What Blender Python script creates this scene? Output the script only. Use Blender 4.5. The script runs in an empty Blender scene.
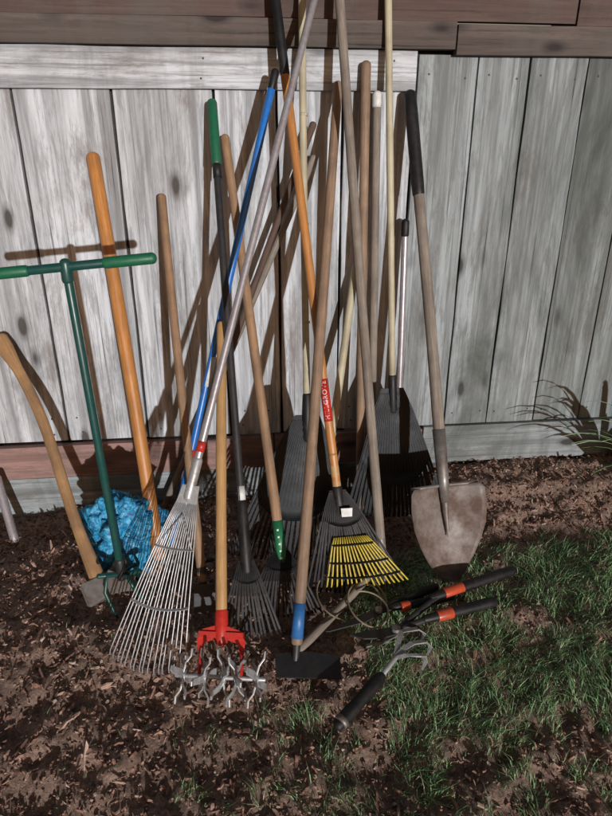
import bpy, math, random
from mathutils import Vector, noise, Matrix
random.seed(7)
V=Vector
scene=bpy.context.scene
# ------------------------------------------------------------------ camera
cam_d=bpy.data.cameras.new("camera"); cam=bpy.data.objects.new("camera",cam_d)
scene.collection.objects.link(cam); scene.camera=cam
cam.location=(0,-2.2,1.3); cam.rotation_euler=(math.radians(67),0,math.radians(-6))
cam_d.sensor_fit='VERTICAL'; cam_d.sensor_height=36; cam_d.lens=27; cam_d.clip_end=800; cam_d.clip_start=.02
scene.view_settings.view_transform='Standard'; scene.view_settings.look='None'; scene.view_settings.exposure=0
# ------------------------------------------------------------------ light
EL=4.5; AZ=13.0
sd=bpy.data.lights.new("sun","SUN"); sun=bpy.data.objects.new("sun",sd); scene.collection.objects.link(sun)
sd.energy=3.4; sd.angle=math.radians(.7); sd.color=(.98,.99,1)
tr=V((-math.sin(math.radians(AZ))*math.cos(math.radians(EL)),math.cos(math.radians(AZ))*math.cos(math.radians(EL)),-math.sin(math.radians(EL))))
sun.rotation_euler=tr.to_track_quat('-Z','Y').to_euler(); sun.location=(1,-6,2)
w=bpy.data.worlds.new("World"); scene.world=w; w.use_nodes=True
nt=w.node_tree; bg=nt.nodes["Background"]
sky=nt.nodes.new("ShaderNodeTexSky"); sky.sky_type='NISHITA'; sky.sun_disc=False
sky.sun_elevation=math.radians(EL); sky.sun_rotation=math.radians(180-AZ)
mx=nt.nodes.new("ShaderNodeMix"); mx.data_type='RGBA'; mx.blend_type='MULTIPLY'; mx.inputs[0].default_value=1
mx.inputs[7].default_value=(1,.74,.65,1)
nt.links.new(sky.outputs[0],mx.inputs[6]); nt.links.new(mx.outputs[2],bg.inputs[0]); bg.inputs[1].default_value=.105
# ------------------------------------------------------------------ materials
def newmat(name):
    m=bpy.data.materials.new(name); m.use_nodes=True
    return m,m.node_tree,m.node_tree.nodes["Principled BSDF"]
def N(nt,t,**k):
    n=nt.nodes.new(t)
    for a,b in k.items(): setattr(n,a,b)
    return n
def coords(nt,kind,scale):
    tc=N(nt,"ShaderNodeTexCoord"); mp=N(nt,"ShaderNodeMapping"); mp.inputs["Scale"].default_value=scale
    nt.links.new(tc.outputs[kind],mp.inputs[0]); return mp.outputs[0]
def noi(nt,vec,scale=1,detail=4,rough=.6,dist=0):
    n=N(nt,"ShaderNodeTexNoise"); n.inputs["Scale"].default_value=scale; n.inputs["Detail"].default_value=detail
    n.inputs["Roughness"].default_value=rough; n.inputs["Distortion"].default_value=dist
    nt.links.new(vec,n.inputs["Vector"]); return n.outputs[0]
def ramp(nt,fac,stops):
    r=N(nt,"ShaderNodeValToRGB"); el=r.color_ramp.elements
    while len(el)<len(stops): el.new(.5)
    for e,(p,c) in zip(el,stops):
        e.position=p; e.color=(c[0],c[1],c[2],1) if not isinstance(c,(int,float)) else (c,c,c,1)
    nt.links.new(fac,r.inputs[0]); return r.outputs[0]
def mix(nt,fac,a,b,mode='MIX'):
    m=N(nt,"ShaderNodeMix"); m.data_type='RGBA'; m.blend_type=mode
    for s,i in ((fac,0),(a,6),(b,7)):
        if isinstance(s,(int,float)): m.inputs[i].default_value=s
        elif isinstance(s,tuple): m.inputs[i].default_value=(*s,1)
        else: nt.links.new(s,m.inputs[i])
    return m.outputs[2]
def bump(nt,b,h,strength=.3,dist=.002):
    n=N(nt,"ShaderNodeBump"); n.inputs["Strength"].default_value=strength; n.inputs["Distance"].default_value=dist
    nt.links.new(h,n.inputs["Height"]); nt.links.new(n.outputs[0],b.inputs["Normal"])
def wood(name,light,dark,stain,rough=.55,stain_amt=.5,su=9,sv=5):
    m,nt,b=newmat(name)
    g=noi(nt,coords(nt,"UV",(su,sv,1)),1.6,6,.65,.4)
    c=ramp(nt,g,[(.3,dark),(.7,light)])
    f=noi(nt,coords(nt,"UV",(su*6,sv*3,1)),1,3,.7)
    c=mix(nt,ramp(nt,f,[(.35,.55),(.6,1.0)]),tuple(x*.55 for x in dark),c)
    s=noi(nt,coords(nt,"Object",(5,5,5)),1.3,5,.65)
    c=mix(nt,ramp(nt,s,[(.42,0.0),(.72,stain_amt)]),c,stain)
    nt.links.new(c,b.inputs["Base Color"]); b.inputs["Roughness"].default_value=rough
    bump(nt,b,f,.35,.001); return m
def solid(name,col,rough=.5,metal=0,dirt=(.12,.09,.07),amt=.5,sc=14,bmp=.15,cov=.5,spec=.5):
    m,nt,b=newmat(name)
    s=noi(nt,coords(nt,"Object",(sc,sc,sc)),1.5,7,.7)
    c=mix(nt,ramp(nt,s,[(cov-.05,0.0),(cov+.25,amt)]),col,dirt)
    v=noi(nt,coords(nt,"Object",(90,90,90)),1,3,.6)
    c=mix(nt,.35,c,ramp(nt,v,[(.3,.35),(.7,1.0)]),'MULTIPLY')
    nt.links.new(c,b.inputs["Base Color"]); b.inputs["Metallic"].default_value=metal
    b.inputs["Specular IOR Level"].default_value=spec
    r=ramp(nt,s,[(.3,rough*.8),(.8,min(1,rough*1.4))]); nt.links.new(r,b.inputs["Roughness"])
    bump(nt,b,v,bmp,.001); return m
def fencemat(name,white,grey,dark,warm,wcut,stain=(.10,.095,.085),samt=.65,knot=.95):
    m,nt,b=newmat(name)
    fine=noi(nt,coords(nt,"UV",(75,1.3,1)),1,6,.72,.15)
    broad=noi(nt,coords(nt,"UV",(17,.55,1)),1,7,.64,.8)
    patch=noi(nt,coords(nt,"UV",(7,2.0,1)),1,8,.74,.5)
    flake=noi(nt,coords(nt,"UV",(44,5,1)),1,7,.74,.3)
    c=ramp(nt,broad,[(.36,grey),(wcut,white)])
    c=mix(nt,ramp(nt,flake,[(.50,0.0),(.60,.7)]),c,grey)
    c=mix(nt,ramp(nt,fine,[(.38,0.8),(.50,0.0)]),c,grey)
    c=mix(nt,ramp(nt,fine,[(.31,0.95),(.40,0.0)]),c,dark)
    c=mix(nt,ramp(nt,patch,[(.53,0.0),(.68,.8)]),c,warm)
    big=noi(nt,coords(nt,"Object",(3.6,3.6,1.0)),1,7,.7,.8)
    c=mix(nt,ramp(nt,big,[(.48,0.0),(.70,samt)]),c,stain)
    vo=N(nt,"ShaderNodeTexVoronoi"); vo.inputs["Scale"].default_value=1
    nt.links.new(coords(nt,"UV",(8,3.2,1)),vo.inputs["Vector"])
    kn=ramp(nt,vo.outputs["Distance"],[(.09,knot),(.13,.45),(.20,0.0)])
    c=mix(nt,kn,c,dark)
    nt.links.new(c,b.inputs["Base Color"]); b.inputs["Roughness"].default_value=.85
    h=mix(nt,.5,fine,flake); bump(nt,b,h,.8,.005); return m
FW=fencemat("fence_whitewash",(.58,.60,.63),(.25,.255,.265),(.05,.045,.04),(.18,.155,.135),.58)
FG=fencemat("fence_grey",(.33,.365,.375),(.15,.16,.16),(.03,.03,.028),(.11,.10,.09),.62,(.06,.07,.062),.85)  # weathered grey, tone also lowered to paint light falloff on the right boards
FG2=fencemat("fence_grey_falloff",(.25,.275,.275),(.115,.125,.12),(.025,.025,.023),(.085,.08,.07),.62,(.045,.052,.046),.85)  # darker copy of the grey, paints light falloff into boards further right
FD=fencemat("rail_dark",(.12,.092,.08),(.065,.05,.042),(.02,.015,.015),(.08,.06,.05),.6)
FR=fencemat("kick_red",(.30,.18,.155),(.18,.105,.09),(.05,.03,.03),(.12,.085,.07),.55)
FT=fencemat("beam_brown",(.11,.07,.058),(.07,.043,.036),(.03,.02,.02),(.06,.042,.035),.55)
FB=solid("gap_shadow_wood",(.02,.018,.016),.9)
M_orange=wood("varnished_orange",(.60,.27,.08),(.40,.16,.04),(.20,.09,.035),.4,.5)
M_yel=wood("yellow_ash",(.58,.35,.15),(.43,.24,.09),(.20,.12,.06),.5,.5)
M_tan=wood("tan_wood",(.42,.26,.15),(.27,.155,.08),(.11,.07,.045),.62,.75)
M_brown=wood("brown_wood",(.36,.24,.16),(.22,.135,.08),(.09,.065,.045),.65,.75)
M_grey=wood("weathered_wood",(.33,.285,.235),(.18,.145,.115),(.08,.06,.05),.8,.65)
M_drk=wood("dark_wood",(.14,.085,.06),(.07,.04,.03),(.04,.03,.025),.8,.5)
M_pale=wood("pale_wood",(.58,.53,.38),(.42,.37,.24),(.22,.18,.12),.55,.65)
M_hick=wood("hickory",(.50,.30,.14),(.34,.185,.08),(.13,.08,.05),.5,.65)
M_black=solid("black_plastic",(.010,.010,.011),.5,0,(.05,.04,.035),.5,spec=.35)
M_blkfan=solid("black_fan_plastic",(.006,.006,.007),.5,0,(.025,.022,.02),.5,10,spec=.25)
M_greyfan=solid("grey_fan_plastic",(.011,.014,.017),.55,0,(.04,.038,.036),.5,9,spec=.3)
M_silver=solid("galvanised_steel",(.54,.55,.56),.4,.5,(.24,.20,.17),.8,20)
M_alu=solid("brushed_tube",(.46,.43,.45),.38,.5,(.26,.19,.17),.7,9)
M_steel=solid("worn_steel",(.26,.25,.24),.5,.4,(.13,.085,.06),.85,12,.3,.42)
M_rust=solid("blade_steel",(.27,.245,.23),.62,.1,(.12,.075,.055),1.0,7,.4,.36)
M_dsteel=solid("dark_steel",(.035,.035,.038),.5,.3,(.07,.05,.04),.6)
M_blue=solid("blue_paint",(.02,.16,.52),.32,0,(.05,.08,.18),.5)
M_bband=solid("blue_band",(.03,.15,.40),.45,0,(.08,.08,.1),.6)
M_green=solid("green_grip",(.01,.13,.06),.45,0,(.03,.07,.04),.5)
M_dgreen=solid("dark_green_paint",(.010,.07,.06),.35,0,(.04,.06,.05),.6)
M_gband=solid("green_band",(.02,.20,.08),.45,0,(.08,.1,.06),.5)
M_red=solid("red_paint",(.55,.03,.02),.35,0,(.22,.05,.04),.6)
M_orred=solid("orange_red_paint",(.55,.08,.03),.35,0,(.15,.05,.04),.6)
M_white=solid("white_label",(.68,.68,.66),.5,0,(.3,.28,.25),.5)
M_yfan=solid("yellow_tines",(.64,.50,.06),.45,0,(.25,.19,.07),.7)
M_rope=solid("jute_rope",(.34,.27,.19),.9,0,(.10,.08,.06),.6)
# ------------------------------------------------------------------ mesh builder
class MB:
    def __init__(s): s.v=[];s.f=[];s.m=[];s.uv=[];s.sm=[];s.mats=[]
    def mi(s,mat):
        if mat not in s.mats: s.mats.append(mat)
        return s.mats.index(mat)
    def face(s,idx,mat,uv=None,smooth=False):
        s.f.append(tuple(idx)); s.m.append(s.mi(mat)); s.uv.append(uv or [(0,0)]*len(idx)); s.sm.append(smooth)
    def tube(s,pts,rad,mat,seg=14,dome=True,sx=1,sy=1,ref=None,voff=None):
        pts=[V(p) for p in pts]
        if not isinstance(rad,(list,tuple)): rad=[rad]*len(pts)
        rad=list(rad)
        if dome:
            d=(pts[-1]-pts[-2]).normalized(); r=rad[-1]; p=pts[-1]
            for a in (30,60,84): pts.append(p+d*r*.8*math.sin(math.radians(a))); rad.append(r*math.cos(math.radians(a)))
            d=(pts[0]-pts[1]).normalized(); r=rad[0]; p=pts[0]
            for a in (30,60,84): pts.insert(0,p+d*r*.8*math.sin(math.radians(a))); rad.insert(0,r*math.cos(math.radians(a)))
        d=(pts[1]-pts[0]).normalized()
        u=V(ref) if ref is not None else (V((1,0,0)) if abs(d.x)<.8 else V((0,0,1)))
        u=(u-d*u.dot(d)).normalized(); base=len(s.v); L=random.random()*7 if voff is None else voff; Ls=[]
        n=len(pts)
        for i,p in enumerate(pts):
            if i==0: t=d
            elif i==n-1: t=(pts[i]-pts[i-1]).normalized()
            else: t=((pts[i+1]-p).normalized()+(p-pts[i-1]).normalized()).normalized()
            u=(u-t*u.dot(t)).normalized(); w=t.cross(u)
            if i: L+=(p-pts[i-1]).length
            Ls.append(L)
            for k in range(seg):
                a=2*math.pi*k/seg
                s.v.append(p+u*math.cos(a)*rad[i]*sx+w*math.sin(a)*rad[i]*sy)
        for i in range(n-1):
            for k in range(seg):
                k2=(k+1)%seg
                a=base+i*seg+k;b=base+i*seg+k2;c=b+seg;e=a+seg
                s.face((a,b,c,e),mat,[(k/seg,Ls[i]),((k+1)/seg,Ls[i]),((k+1)/seg,Ls[i+1]),(k/seg,Ls[i+1])],True)
        s.face([base+k for k in range(seg)][::-1],mat,[(.5,Ls[0])]*seg)
        s.face([base+(n-1)*seg+k for k in range(seg)],mat,[(.5,Ls[-1])]*seg)
    def handle(s,A,B,r0,r1,mat,bow=.004,dome=True,seg=16):
        A=V(A);B=V(B); d=(B-A); side=d.cross(V((0,1,0.2))).normalized(); n=9
        ph=random.uniform(-1,1)
        pts=[A+d*(i/(n-1))+side*bow*ph*math.sin(math.pi*i/(n-1)) for i in range(n)]
        s.tube(pts,[r0+(r1-r0)*i/(n-1)+.0004*math.sin(i*1.7) for i in range(n)],mat,seg,dome)
    def box(s,c,ax,ay,az,hx,hy,hz,mat,taper=1.0):
        c=V(c);ax=V(ax).normalized();ay=V(ay).normalized();az=V(az).normalized();b=len(s.v)
        for k in (-1,1):
            tp=taper if k>0 else 1
            for j in (-1,1):
                for i in (-1,1): s.v.append(c+ax*i*hx*tp+ay*j*hy*tp+az*k*hz)
        for q in ((0,2,3,1),(4,5,7,6),(0,1,5,4),(2,6,7,3),(0,4,6,2),(1,3,7,5)):
            s.face([b+i for i in q],mat,[(s.v[b+i].x*3+s.v[b+i].y*3,s.v[b+i].z*3) for i in q])
    def plate(s,poly,o,u,v,n,th,mat):
        o=V(o);u=V(u).normalized();v=V(v).normalized();n=V(n).normalized();b=len(s.v);k=len(poly)
        for sg in (-.5,.5):
            for p in poly: s.v.append(o+u*p[0]+v*p[1]+n*th*sg)
        s.face([b+i for i in range(k)][::-1],mat,[(poly[i][0]*5,poly[i][1]*5) for i in range(k)][::-1])
        s.face([b+k+i for i in range(k)],mat,[(p[0]*5,p[1]*5) for p in poly])
        for i in range(k):
            j=(i+1)%k; s.face((b+i,b+j,b+k+j,b+k+i),mat)
    def ribbon(s,pts,wid,side,nrm,th,mat):
        b=len(s.v); n=len(pts)
        if not isinstance(wid,(list,tuple)): wid=[wid]*n
        side=V(side).normalized()
        for i,p in enumerate(pts):
            t=(V(pts[min(i+1,n-1)])-V(pts[max(i-1,0)])).normalized(); nn=t.cross(side).normalized()
            for a,c in ((-1,-1),(1,-1),(1,1),(-1,1)): s.v.append(V(p)+side*a*wid[i]/2+nn*c*th/2)
        for i in range(n-1):
            for k in range(4):
                k2=(k+1)%4; a=b+i*4+k; c=b+i*4+k2
                s.face((a,c,c+4,a+4),mat)
        s.face((b,b+3,b+2,b+1),mat); e=b+(n-1)*4; s.face((e,e+1,e+2,e+3),mat)
    def obj(s,name,bevel=0):
        me=bpy.data.meshes.new(name); me.from_pydata([tuple(v) for v in s.v],[],s.f)
        for m in s.mats: me.materials.append(m)
        me.polygons.foreach_set("material_index",s.m); me.polygons.foreach_set("use_smooth",s.sm)
        uvl=me.uv_layers.new(name="UVMap"); flat=[c for f in s.uv for p in f for c in p]
        uvl.data.foreach_set("uv",flat); me.update()
        o=bpy.data.objects.new(name,me); scene.collection.objects.link(o)
        if bevel:
            bm=o.modifiers.new("bevel","BEVEL"); bm.width=bevel; bm.segments=2; bm.limit_method='ANGLE'
        return o
def at(A,B,t): return V(A)+(V(B)-V(A))*t
def sm(a,b,x):
    t=max(0,min(1,(x-a)/(b-a))); return t*t*(3-2*t)
# ------------------------------------------------------------------ ground: rises towards the fence, front slope added to catch more sun
def hgt(x,y):
    z=.11*sm(.55,.95,x)*sm(-.5,-.08,y)-.045*sm(-.55,-.95,x)*sm(-.5,-.1,y)-.012
    q=max(0,min(1.3,-.72-y)); z-=.17*q*min(1,q/.25)**.5
    if abs(x)<6 and abs(y)<6:
        z+=.012*noise.noise(V((x*2.2,y*2.2,3)))+.020*noise.noise(V((x*7,y*7,1)))+.018*noise.noise(V((x*17,y*17,5)))+.012*noise.noise(V((x*43,y*43,8)))
    return z
def axis(lo,hi,st,far):
    a=[];x=lo
    while x<=hi: a.append(x); x+=st
    s=st;x=hi
    while x<far: s*=1.35; x+=s; a.append(x)
    s=st;x=lo
    while x>-far: s*=1.35; x-=s; a.insert(0,x)
    return a
def ground_mat():
    m,nt,b=newmat("soil")
    a=noi(nt,coords(nt,"Object",(7,7,7)),1,8,.7); f=noi(nt,coords(nt,"Object",(75,75,75)),1,6,.75,.5)
    c=ramp(nt,f,[(.3,(.10,.064,.048)),(.5,(.30,.20,.155)),(.68,(.50,.36,.29))])
    c=mix(nt,ramp(nt,a,[(.42,0.0),(.62,.6)]),c,(.13,.09,.07))
    nt.links.new(c,b.inputs["Base Color"]); b.inputs["Roughness"].default_value=.95
    bump(nt,b,f,.8,.010); return m
xs=axis(-1.6,1.9,.012,300); ys=axis(-1.55,.1,.012,300)
vs=[(x,y,hgt(x,y)) for y in ys for x in xs]; nx=len(xs)
fs=[(j*nx+i,j*nx+i+1,(j+1)*nx+i+1,(j+1)*nx+i) for j in range(len(ys)-1) for i in range(nx-1)]
me=bpy.data.meshes.new("ground"); me.from_pydata(vs,[],fs); me.materials.append(ground_mat())
me.polygons.foreach_set("use_smooth",[True]*len(fs)); g=bpy.data.objects.new("ground",me); scene.collection.objects.link(g)
# grass density
def gd(x,y):
    n=noise.noise(V((x*3.1,y*3.1,11)))*.5+noise.noise(V((x*9,y*9,4)))*.6+noise.noise(V((x*22,y*22,6)))*.5
    b=.98*sm(.08,.42,x)*sm(-.33,-.56,y)
    b-=.50*sm(-1.08,-1.25,y)*sm(.30,.6,x)
    b=max(b,.60*sm(-.98,-1.06,y)*sm(-.42,-.1,x))
    if x>2.4: b=.6
    return b-.5+n*.8
# mulch
def chip_mat():
    m,nt,b=newmat("bark_chips")
    tc=N(nt,"ShaderNodeTexCoord"); sp=N(nt,"ShaderNodeSeparateXYZ"); nt.links.new(tc.outputs["UV"],sp.inputs[0])
    c=ramp(nt,sp.outputs[0],[(0,(.10,.055,.042)),(.35,(.25,.14,.10)),(.65,(.36,.21,.155)),(.90,(.43,.28,.215)),(1,(.52,.40,.33))])
    f=noi(nt,coords(nt,"Object",(120,120,120)),1,4,.7); c=mix(nt,.6,c,ramp(nt,f,[(.3,.3),(.65,1.0)]),'MULTIPLY')
    nt.links.new(c,b.inputs["Base Color"]); b.inputs["Roughness"].default_value=.9; bump(nt,b,f,.5,.002); return m
mb=MB(); cm=chip_mat()
n=0
while n<27000:
    x=random.uniform(-1.5,1.8); y=random.uniform(-1.5,-.03)
    d=gd(x,y)
    if random.random()<sm(-.1,.35,d)*.6: continue
    n+=1
    big=random.random()
    L=random.uniform(.004,.012) if big<.76 else random.uniform(.012,.030); W_=L*(random.uniform(.2,.8) if L<.014 else random.uniform(.15,.42)); T_=random.uniform(.0015,.006)
    if big>.988: L=random.uniform(.04,.08); W_=L*.13; T_=.006
    q=Matrix.Rotation(random.uniform(0,6.28),3,'Z')@Matrix.Rotation(random.gauss(0,.45),3,'Y')@Matrix.Rotation(random.gauss(0,.6),3,'X')
    c=V((x,y,hgt(x,y)+random.uniform(-.003,.008))); b=len(mb.v); bend=random.uniform(-.18,.18)*L
    for i,sx_ in ((-1,.55),(0,1),(1,.6)):
        for a,e in ((-1,-1),(1,-1),(1,1),(-1,1)):
            mb.v.append(c+q@V((i*L/2*random.uniform(.7,1.2),a*W_/2*sx_*random.uniform(.5,1.4),e*T_/2*random.uniform(.6,1.3)+(bend if i==0 else 0))))
    u=random.random(); uv=[(u,u)]*4
    for i in range(2):
        for k in range(4):
            k2=(k+1)%4; a=b+i*4; mb.face((a+k,a+k2,a+k2+4,a+k+4),cm,uv)
    mb.face((b,b+3,b+2,b+1),cm,uv); mb.face((b+8,b+9,b+10,b+11),cm,uv)
mb.obj("wood_mulch")
# grass
def grass_mat():
    m,nt,b=newmat("grass_blades")
    tc=N(nt,"ShaderNodeTexCoord"); sp=N(nt,"ShaderNodeSeparateXYZ"); nt.links.new(tc.outputs["UV"],sp.inputs[0])
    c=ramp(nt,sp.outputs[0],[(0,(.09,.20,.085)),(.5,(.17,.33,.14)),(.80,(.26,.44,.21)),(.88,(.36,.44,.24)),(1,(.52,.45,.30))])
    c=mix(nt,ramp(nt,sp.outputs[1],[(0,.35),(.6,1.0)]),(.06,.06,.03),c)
    nt.links.new(c,b.inputs["Base Color"]); b.inputs["Roughness"].default_value=.5
    return m
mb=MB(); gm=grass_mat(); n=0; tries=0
while n<29000 and tries<500000:
    tries+=1
    x=random.uniform(-.6,1.9); y=random.uniform(-1.5,-.1); d=gd(x,y)
    if random.random()>sm(-.08,.55,d)+.012: continue
    n+=1
    h=random.uniform(.014,.046)*(.6+.6*sm(0,.5,d)); az=noise.noise(V((x*6,y*6,20)))*6+random.gauss(0,1.0); ln=random.uniform(.3,1.6)*h
    dr=V((math.cos(az),math.sin(az),0)); aa=random.uniform(0,3.14); sd_=V((math.cos(aa),math.sin(aa),0))
    w_=random.uniform(.0006,.0014); p0=V((x,y,hgt(x,y)-.003)); p1=p0+V((0,0,h*.55))+dr*ln*.25; p2=p0+V((0,0,h*random.uniform(.5,1)))+dr*ln
    b=len(mb.v); mb.v+= [p0-sd_*w_,p0+sd_*w_,p1+sd_*w_*.85,p1-sd_*w_*.85,p2]
    u=random.random()
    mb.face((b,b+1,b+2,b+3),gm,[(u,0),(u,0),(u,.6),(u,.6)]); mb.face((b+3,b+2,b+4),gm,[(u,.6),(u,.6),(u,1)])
mb.obj("grass")
# ------------------------------------------------------------------ fence
mb=MB()
def board(x0,x1,z0,z1,yf,th,mat,vert=True,dz=.0):
    n=14; ro=random.uniform(0,40); ro2=random.uniform(0,40); rows=[]; b=len(mb.v)
    for i in range(n+1):
        t=i/n
        if vert:
            z=z0+(z1-z0)*t; j=.0035*noise.noise(V((x0*9,z*5,1))); k=.0035*noise.noise(V((x1*9,z*5,2)))
            cup=.004*noise.noise(V((x0*3,z*1.2,9)))
            P=[(x0+j,yf+cup,z),((x0+x1)/2,yf-.0015+cup,z),(x1+k,yf+cup,z),(x1+k,yf+th,z),(x0+j,yf+th,z)]
            U=[(p[0]+ro,p[2]+ro2) for p in P]
        else:
            x=x0+(x1-x0)*t; j=.004*noise.noise(V((x*4,z0*9,1))); k=.004*noise.noise(V((x*4,z1*9,2)))
            P=[(x,yf,z1+k),(x,yf-.001,(z0+z1)/2),(x,yf,z0+j),(x,yf+th,z0+j),(x,yf+th,z1+k)]
            U=[(p[2]+ro,p[0]+ro2) for p in P]
        mb.v+= [V(p) for p in P]; rows.append(U)
    for i in range(n):
        for k in range(5):
            k2=(k+1)%5; mb.face((b+i*5+k,b+i*5+k2,b+(i+1)*5+k2,b+(i+1)*5+k),mat,[rows[i][k],rows[i][k2],rows[i+1][k2],rows[i+1][k]])
    mb.face([b+k for k in range(5)][::-1],mat,rows[0][::-1]); mb.face([b+n*5+k for k in range(5)],mat,rows[n])
def nails(x,z,y):
    mb.tube([(x,y+.002,z),(x,y-.0015,z)],.0035,M_dsteel,8,False)
left=[-3.6,-3.3,-2.98,-2.68,-2.36,-2.05,-1.75,-1.45,-1.2,-.984,-.684,-.384,-.066,.135,.352,.589]
for a,b_ in zip(left[:-1],left[1:]):
    g1=random.uniform(.004,.007)
    board(a+g1,b_-g1*.7,.262+random.uniform(-.006,.004),1.60,0,.019,FW)
    for z in (.30,.36,): 
        nails(a+.05+random.uniform(-.01,.01),z,-.001); nails(b_-.05,z+random.uniform(-.01,.01),-.001)
right=[.589,.79,.965,1.165,1.36,1.57,1.77,1.98,2.2,2.45,2.7,2.95,3.2,3.5,3.8]
for i,(a,b_) in enumerate(zip(right[:-1],right[1:])):
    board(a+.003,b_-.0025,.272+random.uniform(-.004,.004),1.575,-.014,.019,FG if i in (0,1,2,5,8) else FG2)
    nails(a+.03,.32,-.016); nails(b_-.03,.325,-.016); nails(a+.04,1.52,-.016); nails(b_-.04,1.51,-.016)
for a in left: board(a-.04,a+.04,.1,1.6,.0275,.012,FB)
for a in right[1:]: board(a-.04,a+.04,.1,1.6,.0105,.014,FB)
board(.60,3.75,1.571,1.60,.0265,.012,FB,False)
board(-1.7,.585,1.47,1.584,-.024,.022,FW,False); board(-3.6,-1.703,1.47,1.584,-.024,.022,FW,False)
for x in (-1.6,-.75,-.1,.5): nails(x,1.50,-.025); nails(x+.01,1.555,-.025)
board(-3.6,.70,1.588,1.662,-.045,.04,FD,False); board(.703,3.8,1.572,1.655,-.05,.04,FD,False)
board(-3.6,1.1,1.668,1.80,-.012,.03,FT,False); board(1.105,3.8,1.662,1.80,-.014,.03,FT,False)
board(-3.6,.1,.122,.256,-.026,.03,FR,False); board(.104,.70,.122,.256,-.024,.03,FR,False); board(.704,3.8,.105,.268,-.03,.034,FG,False)
board(-3.6,.3,-.15,.117,-.018,.03,FG,False); board(.304,3.8,-.15,.10,-.018,.03,FD,False)
for x in (-3.55,-1.25,1.12,3.7): mb.box((x,.08,.85),(1,0,0),(0,1,0),(0,0,1),.045,.03,.98,FD)
mb.obj("wooden_fence",.0015)
# ------------------------------------------------------------------ rake fan
def fan(mb,J,T,lat,wt,wb,n,mat,style,plate_t=.0,hook=.03,wr=.0016,tw=.006):
    J=V(J);T=V(T);lat=V(lat).normalized();d=T-J;L=d.length;dn=d.normalized();nr=lat.cross(dn).normalized()
    if nr.y>0: nr=-nr
    def P(s_,t):
        w_=wt+(wb-wt)*s_**.85
        return J+dn*(L*s_*(1-.07*t*t*s_))+lat*t*w_+nr*(.02*math.sin(math.pi*s_)*(1-.5*t*t))
    for i in range(n):
        t=-1+2*i/(n-1)
        pts=[P(s_,t) for s_ in (0,.15,.3,.45,.6,.75,.88,.95)]
        e=pts[-1]; dd=(pts[-1]-pts[-2]).normalized()
        pts+= [e+dd*hook*.5+nr*(-.25*hook), e+dd*hook*.7-nr*(.8*hook)]
        jit=lat*random.uniform(-.004,.004)+nr*random.uniform(-.003,.003)
        pts=[p+jit*(k/9) for k,p in enumerate(pts)]
        if style=='wire': mb.tube(pts,wr,mat,6,False)
        else: mb.ribbon(pts,[tw]*8+[tw*.9,.003],lat,nr,.0035,mat)
    if plate_t>0:
        K=10;S=8;b=len(mb.v)
        for off in (-.0015,.0015):
            for i in range(S+1):
                for k in range(K+1):
                    t=-1+2*k/K; lim=plate_t*(1-.25*t*t)
                    mb.v.append(P(lim*i/S,t*1.02)+nr*(off+.002))
        w_=K+1;h_=(S+1)*w_
        for o_ in (0,h_):
            for i in range(S):
                for k in range(K):
                    q=[b+o_+i*w_+k,b+o_+i*w_+k+1,b+o_+(i+1)*w_+k+1,b+o_+(i+1)*w_+k]; mb.face(q if o_ else q[::-1],mat,None,True)
        for k in range(K): mb.face((b+S*w_+k,b+S*w_+k+1,b+h_+S*w_+k+1,b+h_+S*w_+k),mat)
        for k in range(n):
            t=-1+2*k/(n-1); mb.ribbon([P(plate_t*.9*q_,t)+nr*.0045 for q_ in (.05,.35,.65,.95)],.0025,lat,nr,.003,mat)
    return P
# silver adjustable rake
T=V((.247,-.17,1.722));B=V((-.304,-.907,0)); J=at(B,T,.2515)
mb=MB(); mb.handle(J-(T-B)*.01,T,.0105,.0105,M_alu,.002)
lat=V((.955,-.29,-.04)); P=fan(mb,J,B+V((-.008,-.02,-.012)),lat,.022,.112,17,M_silver,'wire',0,hook=.03,wr=.0019)
for s_ in (.30,.62):
    mb.ribbon([P(s_,t/5)+V((0,-.005,0)) for t in range(-5,6)],.0015,(0,0,1),(0,-1,0),.009,M_silver)
dn=(B-T).normalized(); nr=V((0,-.9,.4)).normalized()
mb.plate([(-.024,.0),(.024,0),(.030,.05),(-.030,.05)],P(0,0)-dn*.02+nr*.006,lat,dn,nr,.004,M_silver)
mb.tube([J-dn*.09,J+dn*.015],.014,M_silver,14); mb.tube([J-dn*.02,J+dn*.17],.006,M_silver,10)
mb.tube([P(.3,-.9),P(.12,0)+nr*.01,P(.3,.9)],.0025,M_silver,8)
mb.tube([at(B,T,.31),at(B,T,.325)],.0118,M_red,14,False)
mb.obj("adjustable_steel_leaf_rake")
# blue handled hoe
T=V((.125,-.13,1.509));B=V((-.292,-.512,0)); mb=MB()
mb.handle(at(B,T,.07),at(B,T,.975),.0115,.0115,M_blue,.002); mb.tube([at(B,T,.97),T],.0125,M_black)
mb.tube([at(B,T,.0),at(B,T,.10)],.008,M_dsteel); mb.plate([(-.07,-.0),(.07,0),(.075,.09),(-.075,.09)],B,(1,0,0),(0,.35,.9),(0,-1,.3),.003,M_dsteel)
mb.tube([at(B,T,.25),at(B,T,.27)],.0122,M_red,14,False); mb.tube([at(B,T,.40),at(B,T,.46)],.0119,M_white,14,False)
mb.obj("blue_handled_hoe")
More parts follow.
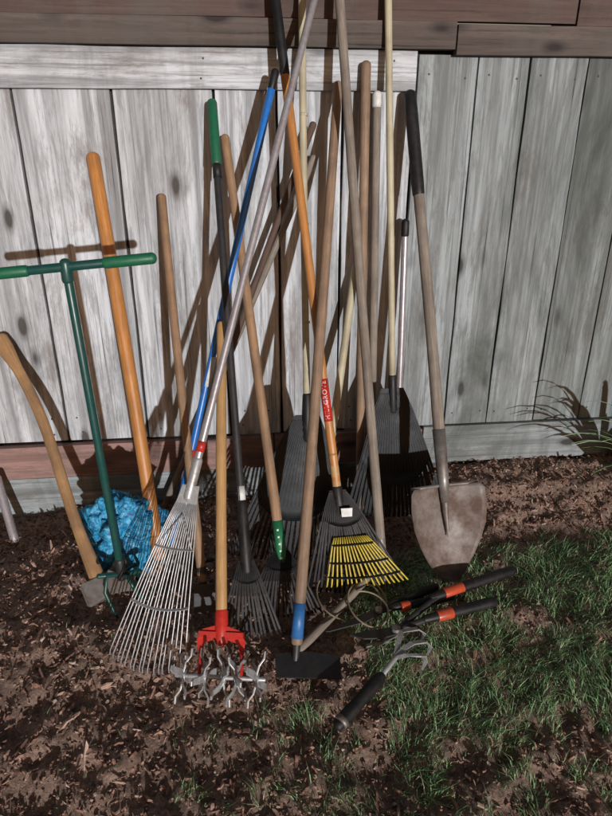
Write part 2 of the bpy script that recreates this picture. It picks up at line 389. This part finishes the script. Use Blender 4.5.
# rotary cultivator
B=V((-.097,-1.002,-.02));T=V((-.066,-.35,.799)); mb=MB(); mb.handle(at(B,T,.15),T,.0155,.0150,M_yel,.003)
ax=V((.985,-.17,0)).normalized(); dn=(B-T).normalized(); nr=ax.cross(dn).normalized()
if nr.y>0: nr=-nr
c=at(B,T,.145); mb.tube([at(B,T,.13),at(B,T,.20)],[.019,.0175],M_red,16)
mb.plate([(-.066,.015),(-.05,-.012),(-.016,-.022),(.016,-.022),(.05,-.012),(.066,.015),(.06,.05),(.05,.05),(.044,.022),(.012,.012),(-.012,.012),(-.044,.022),(-.05,.05),(-.06,.05)],c+nr*.006,ax,dn,nr,.006,M_red)
mb.box(c+dn*.002,ax,nr,dn,.06,.014,.009,M_red)
hub=V((-.097,-1.0,.042))
for sx_ in (-.055,.055): mb.tube([c+ax*sx_+dn*.02,hub+ax*sx_],.005,M_red,8)
mb.tube([hub-ax*.115,hub+ax*.115],.006,M_silver,10)
for k,ox in enumerate((-.095,-.04,.01,.045,.095)):
    ph=k*.5
    mb.tube([hub+ax*(ox-.006),hub+ax*(ox+.006)],.015,M_silver,12,False)
    for j in range(6):
        a=ph+j*math.pi/3; rd=(V((0,1,0))*math.cos(a)+V((0,0,1))*math.sin(a)); rd=(rd-ax*rd.dot(ax)).normalized()
        sg=1 if j%2 else -1; tg=ax.cross(rd)
        mb.ribbon([hub+ax*ox+rd*.01,hub+ax*(ox+sg*.006)+rd*.035,hub+ax*(ox+sg*.018)+rd*.052,hub+ax*(ox+sg*.019)+rd*.070],[.020,.019,.017,.012],tg,ax,.0045,M_silver)
mb.obj("rotary_cultivator",.0008)
# green capped shrub rake
T=V((-.069,-.05,1.43));B=V((-.012,-.834,0)); mb=MB(); J=at(B,T,.14)
mb.handle(J,at(B,T,.96),.0115,.0115,M_dsteel,.003); mb.tube([at(B,T,.88),T],.0155,M_green); mb.tube([at(B,T,.85),at(B,T,.885)],.0135,M_black,14,False)
mb.tube([at(B,T,.12),at(B,T,.24)],[.019,.014],M_black); mb.tube([at(B,T,.245),at(B,T,.27)],.0122,M_white,14,False)
fan(mb,J,B+V((0,0,.005)),(1,-.05,0),.018,.085,13,M_black,'flat',.3,hook=.022); mb.obj("shrub_rake")
# tan handle rake w green band
T=V((-.034,-.05,1.33));B=V((.104,-.743,0)); mb=MB(); J=at(B,T,.14)
mb.handle(at(B,T,.12),T,.0155,.014,M_tan,.006); mb.tube([at(B,T,.105),at(B,T,.19)],.0162,M_gband,16,False)
for q in range(5): mb.box(at(B,T,.118+.014*q)+V((-.002,-.0158,.004)),(1,0,.1),(0,-1,.5),(0,.5,1),.003,.0008,.0028,M_white)
fan(mb,at(B,T,.13),V((.085,-.75,.0)),(1,-.05,0),.02,.115,17,M_blkfan,'flat',.3,hook=.022)
mb.obj("small_leaf_rake")
# bamboo handled big fan
T=V((.214,-.05,1.738));B=V((.19,-.493,0)); mb=MB(); J=at(B,T,.284); mb.handle(at(B,T,.25),T,.0115,.0115,M_pale,.003)
for q in (.45,.62,.8): mb.tube([at(B,T,q),at(B,T,q+.004)],.0128,M_pale,14,False)
mb.tube([at(B,T,.24),at(B,T,.32)],[.022,.015],M_black); fan(mb,J,V((.125,-.50,.005)),(1,-.02,0),.035,.22,24,M_greyfan,'flat',.70,hook=.03,tw=.010); mb.obj("plastic_leaf_rake")
# orange handled black/yellow rake
T=V((.130,-.07,1.732));B=V((.303,-.659,0)); mb=MB(); J=at(B,T,.181); mb.handle(at(B,T,.17),at(B,T,.87),.0135,.0135,M_orange,.003)
mb.tube([at(B,T,.866),T],.0145,M_black); mb.tube([at(B,T,.300),at(B,T,.372)],.0142,M_red,20,False)
mb.handle(at(B,T,.175),at(B,T,.245),.0139,.0137,M_yel,.0,False)
mb.tube([at(B,T,.14),at(B,T,.185)],[.021,.016],M_black)
Bc=V((.325,-.665,.0)); lat=V((1,-.03,.05))
P=fan(mb,J,Bc,lat,.022,.155,22,M_blkfan,'flat',.34,hook=.03)
J2=P(.42,0.12)+V((0,-.010,0))
P=fan(mb,J2,Bc+V((.035,-.012,.03)),lat,.050,.130,17,M_yfan,'wire',0,hook=.015,wr=.0027)
for q in (.12,.45,.75): mb.ribbon([P(q,t/5)+V((0,-.006,0)) for t in range(-5,6)],.004,(0,0,1),(0,-1,0),.006,M_blkfan)
mb.plate([(-.014,-.010),(.018,-.010),(.020,.016),(-.016,.016)],at(J,Bc,.20)+V((.01,-.033,.01)),(1,0,0),(0,.4,.9),(0,-.9,.4),.002,M_white)
cu=bpy.data.curves.new("lettering","FONT"); cu.body="HILLGROVE"; cu.size=.020; cu.align_x='CENTER'; cu.align_y='CENTER'; cu.extrude=.0002; cu.space_character=1.15
to=bpy.data.objects.new("lettering",cu); scene.collection.objects.link(to); bpy.context.view_layer.update()
dg=bpy.context.evaluated_depsgraph_get(); tm=bpy.data.meshes.new_from_object(to.evaluated_get(dg))
axd=(T-B).normalized(); cc=at(B,T,.336); out=V((-.12,-1,0)); out=(out-axd*out.dot(axd)).normalized(); sd2=axd.cross(out).normalized()
b=len(mb.v); xm=max(abs(v.co.x) for v in tm.vertices); fx=.060/xm
for v in tm.vertices:
    a=v.co.y/.0147; r=.01445+v.co.z
    mb.v.append(cc+axd*v.co.x*fx+out*math.cos(a)*r-sd2*math.sin(a)*r)
for p in tm.polygons: mb.face([b+i for i in p.vertices],M_white)
bpy.data.objects.remove(to)
mb.obj("yellow_tined_leaf_rake")
# brown handle with blue band, hoe
T=V((.326,-.06,1.482));B=V((.104,-.921,-.015)); mb=MB(); mb.handle(at(B,T,.035),T,.0165,.0145,M_brown,.006)
mb.tube([at(B,T,.04),at(B,T,.095)],.0172,M_bband,16,False); mb.tube([at(B,T,.0),at(B,T,.04)],[.009,.013],M_dsteel)
mb.plate([(-.075,-.04),(.10,-.045),(.105,.02),(.02,.035),(-.075,.03)],B+V((.02,-.01,.010)),(1,-.1,0),(0,1,.25),(0,-.25,1),.004,M_dsteel); mb.obj("garden_hoe")
# long grey handle
T=V((.319,-.09,1.732));B=V((.415,-.652,0)); mb=MB(); mb.handle(at(B,T,.05),T,.0155,.014,M_grey,.006)
mb.tube([at(B,T,.035),at(B,T,.09)],[.010,.0165],M_steel)
for k in (-1,0,1): mb.tube([at(B,T,.04),at(B,T,.03)+V((k*.02,-.015,0)),B+V((k*.03,-.03,.0))],[.006,.005,.003],M_steel,8)
mb.obj("hand_fork_on_pole")
# right grey leaf rake
T=V((.474,-.05,1.744));B=V((.535,-.285,0)); mb=MB(); J=at(B,T,.296); mb.handle(at(B,T,.28),T,.0115,.0115,M_pale,.003)
mb.tube([at(B,T,.25),at(B,T,.32)],[.019,.014],M_black); fan(mb,J,B+V((.01,0,.01)),(1,0,0),.035,.19,24,M_greyfan,'flat',.72,hook=.03,tw=.010); mb.obj("plastic_leaf_rake")
# shovel
T=V((.561,-.05,1.457));B=V((.637,-.66,0)); mb=MB(); mb.handle(at(B,T,.30),at(B,T,.83),.0185,.0175,M_grey,.004)
mb.tube([at(B,T,.80),at(B,T,.82),at(B,T,.97),T],[.0195,.0205,.0205,.0195],M_black,16)
mb.tube([at(B,T,.17),at(B,T,.22),at(B,T,.32)],[.012,.0185,.0212],M_steel,16,False)
dn=(B-T).normalized(); lat=V((1,.10,0)); lat=(lat-dn*lat.dot(dn)).normalized(); nr=lat.cross(dn).normalized()
if nr.y>0: nr=-nr
top=at(B,T,.205); L=(B-top).length+.012; K=16;S=24
prof=[(0,.112),(.04,.124),(.2,.128),(.38,.122),(.55,.104),(.70,.080),(.82,.055),(.92,.030),(.98,.012),(1.0,.003)]
def wd(s_):
    for (a,wa),(b_,wb_) in zip(prof[:-1],prof[1:]):
        if s_<=b_: return wa+(wb_-wa)*(s_-a)/(b_-a)
    return .003
b=len(mb.v)
for off in (0,-.003):
    for i in range(S+1):
        s_=i/S
        for k in range(K+1):
            t=-1+2*k/K; w_=wd(s_)
            z=.046*(t*w_/.13)**2 + .040*(s_-.45)**2 -.014*math.exp(-(t/.16)**2)*max(0,1-s_/.5)+.003*noise.noise(V((t*2,s_*3,5)))
            mb.v.append(top+dn*(L*s_)+lat*t*w_+nr*(z+off-.012))
w_=K+1;h_=(S+1)*w_
for o_ in (0,h_):
    for i in range(S):
        for k in range(K):
            q=[b+o_+i*w_+k,b+o_+i*w_+k+1,b+o_+(i+1)*w_+k+1,b+o_+(i+1)*w_+k]; mb.face(q if o_ else q[::-1],M_rust,None,True)
for i in range(S):
    for k in (0,K): mb.face((b+i*w_+k,b+(i+1)*w_+k,b+h_+(i+1)*w_+k,b+h_+i*w_+k),M_rust)
for k in range(K): mb.face((b+k,b+k+1,b+h_+k+1,b+h_+k),M_rust)
for sg in (-1,1): mb.tube([top+lat*sg*.02+nr*.0,top+lat*sg*.110+nr*.012],.006,M_steel,8)
mb.tube([at(B,T,.24),at(B,T,.15),at(B,T,.10)],[.014,.010,.002],M_steel,12)
mb.obj("round_point_shovel")
# T handled claw tool
mb=MB(); TT=V((-.43,-.62,1.028)); TB=V((-.402,-.623,.10)); mb.tube([TT,TB],.0112,M_dgreen,16)
Lp=V((-.64,-.62,1.013));Rp=V((-.219,-.62,1.048)); mb.tube([Lp,Rp],.0115,M_dgreen,16); mb.tube([at(Lp,Rp,.73),Rp],.0145,M_green,16); mb.tube([Lp,at(Lp,Rp,.27)],.0145,M_green,16)
mb.tube([TT+V((0,0,.012)),TT-V((0,0,.03))],.0145,M_dgreen,16)
mb.tube([TB+V((0,0,.05)),TB-V((0,0,.01))],.016,M_dsteel); mb.tube([TB+V((-.06,-.03,.02)),TB,TB+V((.06,-.02,.02))],.008,M_dgreen,10)
for k in range(4):
    a=k*math.pi/2+.6; r=V((math.cos(a),math.sin(a),0)); s2=V((-r.y,r.x,0))
    mb.tube([TB,TB+r*.045+V((0,0,.015)),TB+r*.062+s2*.012+V((0,0,-.03)),TB+r*.055+s2*.035+V((0,0,-.08)),TB+r*.045+s2*.05+V((0,0,-.125))],[.006,.006,.006,.005,.003],M_dgreen,8)
mb.obj("claw_cultivator")
# axe
mb=MB(); T=V((-.843,-.05,.687));B=V((-.470,-.614,.045)); side=V((1,0,.25)).normalized(); pts=[];rad=[]
n=22
for i in range(n+1):
    t=i/n; bw=.022*math.sin(t*math.pi)-.012*math.sin(t*math.pi*2)
    pts.append(at(B,T,t)+side*bw); rad.append(.022-.006*sm(0,.25,t)+.009*sm(.86,.97,t))
mb.tube(pts,rad,M_hick,18,True,1.15,.72,ref=side)
d=(T-B).normalized(); hx=V((.9,-.35,-.1)); hx=(hx-d*hx.dot(d)).normalized(); nr=hx.cross(d).normalized()
secs=[(-.055,.034,.016),(-.045,.038,.020),(.0,.034,.020),(.03,.033,.016),(.07,.045,.009),(.105,.062,.001)]
b=len(mb.v); o=V(B)
for (x_,h_,t_) in secs:
    for a,c_ in ((-1,-1),(1,-1),(1,1),(-1,1)): mb.v.append(o+hx*x_+d*a*h_+nr*c_*t_)
for i in range(len(secs)-1):
    for k in range(4):
        k2=(k+1)%4; mb.face((b+i*4+k,b+i*4+k2,b+i*4+4+k2,b+i*4+4+k),M_steel)
mb.face((b,b+1,b+2,b+3),M_steel); e=b+(len(secs)-1)*4; mb.face((e,e+3,e+2,e+1),M_steel)
mb.obj("axe",.002)
# mattock
mb=MB(); T=V((-.451,-.05,1.272));B=V((-.302,-.511,0)); mb.handle(at(B,T,.02),T,.0215,.0215,M_orange,.004,seg=20)
c=at(B,T,.035); mb.tube([c-V((.16,-.03,.02)),c-V((.07,0,0)),c,c+V((.07,0,0)),c+V((.17,.03,-.03))],[.006,.017,.024,.017,.008],M_dsteel,10); mb.obj("mattock")
# thin tan hoe
mb=MB(); T=V((-.248,-.05,1.153));B=V((-.149,-.703,0)); mb.handle(at(B,T,.07),T,.0145,.0135,M_tan,.005); mb.tube([at(B,T,.02),at(B,T,.10)],[.010,.0155],M_dsteel)
mb.plate([(-.035,0),(.035,0),(.03,.09),(-.03,.09)],B+V((0,-.01,.005)),(1,0,0),(0,.3,.95),(0,-.95,.3),.004,M_dsteel); mb.obj("weeding_hoe")
def pole(name,T,B,r,mat,cap=None,capl=.05,bow=.005):
    mb=MB(); mb.handle(B,T,r,r*.94,mat,bow)
    if cap: mb.tube([at(B,T,1-capl),V(T)],r*1.12,cap)
    mb.obj(name)
pole("wooden_pole",(.415,-.05,1.540),(.421,-.203,0),.0165,M_brown)
pole("wooden_pole",(.454,-.05,1.456),(.473,-.158,0),.0145,M_grey,M_white,.02)
pole("metal_pole",(.573,-.045,1.065),(.573,-.131,0),.0125,M_alu,M_black,.04)
pole("wooden_stake",(.252,-.05,1.271),(-.34,-.085,0),.0125,M_grey)
pole("wooden_stake",(.245,-.085,1.369),(-.30,-.13,0),.0115,M_drk)
pole("pale_wooden_pole",(.403,-.04,.911),(.229,-.369,0),.0145,M_pale)
pole("metal_pole",(-.933,-.10,.173),(-.864,-.223,-.03),.016,M_alu,None)
# blue bag
mb=MB()
def bagmat():
    m,nt,b=newmat("blue_woven_bag")
    s=noi(nt,coords(nt,"Object",(45,45,45)),1,4,.8,1.0); c=ramp(nt,s,[(.38,(.01,.06,.16)),(.47,(.015,.20,.42)),(.56,(.03,.34,.56)),(.68,(.30,.52,.62))])
    nt.links.new(c,b.inputs["Base Color"]); b.inputs["Roughness"].default_value=.5
    bump(nt,b,noi(nt,coords(nt,"Object",(18,18,18)),1,5,.7,1.5),.8,.01); return m
bm_=bagmat(); NU=64;NV=40;b=len(mb.v); c=V((-.425,-.43,.10))
for j in range(NV+1):
    ph=-math.pi/2+math.pi*j/NV
    for i in range(NU):
        a=2*math.pi*i/NU; d=V((math.cos(a)*math.cos(ph),math.sin(a)*math.cos(ph),math.sin(ph)))
        r=1+.34*noise.noise(d*2.2+V((3,1,0)))+.22*noise.noise(d*5+V((1,7,0)))-.22*abs(noise.noise(d*8))
        mb.v.append(c+V((d.x*.135*r,d.y*.10*r,max(-.13,d.z*.165*r))))
for j in range(NV):
    for i in range(NU): mb.face((b+j*NU+i,b+j*NU+(i+1)%NU,b+(j+1)*NU+(i+1)%NU,b+(j+1)*NU+i),bm_,None,True)
mb.obj("blue_plastic_bag")
# loppers
mb=MB(); pv=V((.40,-.865,.020))
for (g1,mid) in ((V((.827,-.67,.05)),V((.56,-.76,.05))),(V((.72,-.79,.035)),V((.52,-.835,.035)))):
    mb.tube([pv,at(pv,mid,.35)+V((0,0,.004)),mid],[.008,.009,.010],M_dsteel,12); mb.tube([mid-(g1-mid).normalized()*.03,at(mid,g1,.2),at(mid,g1,.9),g1],[.012,.0155,.0165,.015],M_black,14)
    mb.tube([at(mid,g1,.05),at(mid,g1,.30)],.0168,M_orred,14,False)
mb.tube([pv+V((0,0,-.012)),pv+V((0,0,.016))],.014,M_steel,12,False)
mb.plate([(0,-.016),(-.05,-.022),(-.10,-.012),(-.135,.012),(-.09,.016),(0,.014)],pv+V((0,0,.004)),(1,.12,0),(-.12,1,0),(0,0,1),.005,M_dsteel)
mb.plate([(0,-.014),(-.05,-.034),(-.10,-.036),(-.10,-.026),(-.05,-.018),(0,.006)],pv+V((0,0,-.004)),(1,.12,0),(-.12,1,0),(0,0,1),.005,M_steel)
mb.obj("loppers",.001)
mb=MB(); pv=V((.365,-.79,.03))
for g1 in (V((.565,-.705,.035)),V((.60,-.755,.035))):
    mb.tube([pv,at(pv,g1,.25)+V((0,.006,0)),at(pv,g1,.6),g1],[.007,.012,.0145,.012],M_black,12)
mb.tube([at(pv,g1,.3),at(pv,g1,.42)],.0150,M_orred,12,False)
mb.plate([(0,-.015),(-.06,-.02),(-.17,-.006),(-.18,0),(-.05,.012),(0,.012)],pv,(.93,.36,0),(-.36,.93,0),(0,0,1),.004,M_dsteel)
mb.tube([pv+V((0,0,-.008)),pv+V((0,0,.012))],.011,M_steel,12,False); mb.obj("garden_shears",.001)
# hand cultivator
mb=MB(); a_=V((.193,-1.124,-.02));b_=V((.325,-1.012,.010)); mb.tube([a_,at(a_,b_,.12),at(a_,b_,.5),at(a_,b_,.9),b_],[.013,.0185,.0165,.019,.014],M_black,16)
mb.tube([at(a_,b_,.04),at(a_,b_,.12)],.0190,M_steel,16,False); nk=V((.372,-.972,.030)); mb.tube([b_,nk],.007,M_silver,12)
for e_,sd_ in ((V((.487,-.862,-.02)),1),(V((.49,-.915,-.02)),0),(V((.462,-.962,-.025)),-1)):
    m_=at(nk,e_,.45)+V((-.018*sd_,.022*sd_,.045)); f_=at(nk,e_,.8)+V((-.006*sd_,.008*sd_,.045))
    mb.ribbon([nk,at(nk,m_,.5)+V((0,0,.006)),m_,f_,e_+V((0,0,.022)),e_-V((.012,.01,-.004))],[.015,.015,.015,.015,.012,.004],V((-.7,.7,0)),(0,0,1),.004,M_silver)
mb.obj("hand_cultivator")
# short stick + rope
mb=MB(); mb.handle((.121,-.886,.005),(.404,-.61,.06),.013,.012,M_grey,.01); mb.obj("wooden_stick")
mb=MB(); pts=[]
for i in range(150):
    t=i/149; a=t*2*math.pi*2.3; r=.075+.035*math.sin(a*.37+1)
    pts.append(V((.29+.05*t+math.cos(a)*r*1.05,-.76+math.sin(a)*r*1.25+.05*math.sin(t*5),.014+.024*abs(math.sin(a*.5+.6))+.01*t)))
mb.tube(pts,.0028,M_rope,8); mb.obj("twine")
# strap leaved plant on the right
def leafmat():
    m,nt,b=newmat("strap_leaf"); s=noi(nt,coords(nt,"Object",(20,20,20)),1,3,.6); c=ramp(nt,s,[(.3,(.06,.14,.04)),(.7,(.16,.30,.08))])
    nt.links.new(c,b.inputs["Base Color"]); b.inputs["Roughness"].default_value=.4; return m
mb=MB(); lm=leafmat(); o=V((1.56,-.36,.05))
for i in range(40):
    a=random.uniform(0,6.28); L=random.uniform(.36,.50); up=random.uniform(.65,1.25)
    r=V((math.cos(a),math.sin(a)*.55,0)); sd_=V((-r.y,r.x,0)); pts=[]
    for k in range(8):
        t=k/7; pts.append(o+r*(.02+L*t*(1-.15*up))+V((0,0,L*(up*t*1.6-(.2+.75*up)*t*t)+.03)))
    pts=[V((p.x,min(p.y,-.06-.01*(i%5)),max(p.z,.08))) for p in pts]
    mb.ribbon(pts,[.010,.024,.031,.031,.027,.020,.011,.001],sd_+V((0,0,.35)),(0,0,1),.0012,lm)
mb.obj("strap_leaved_plant")
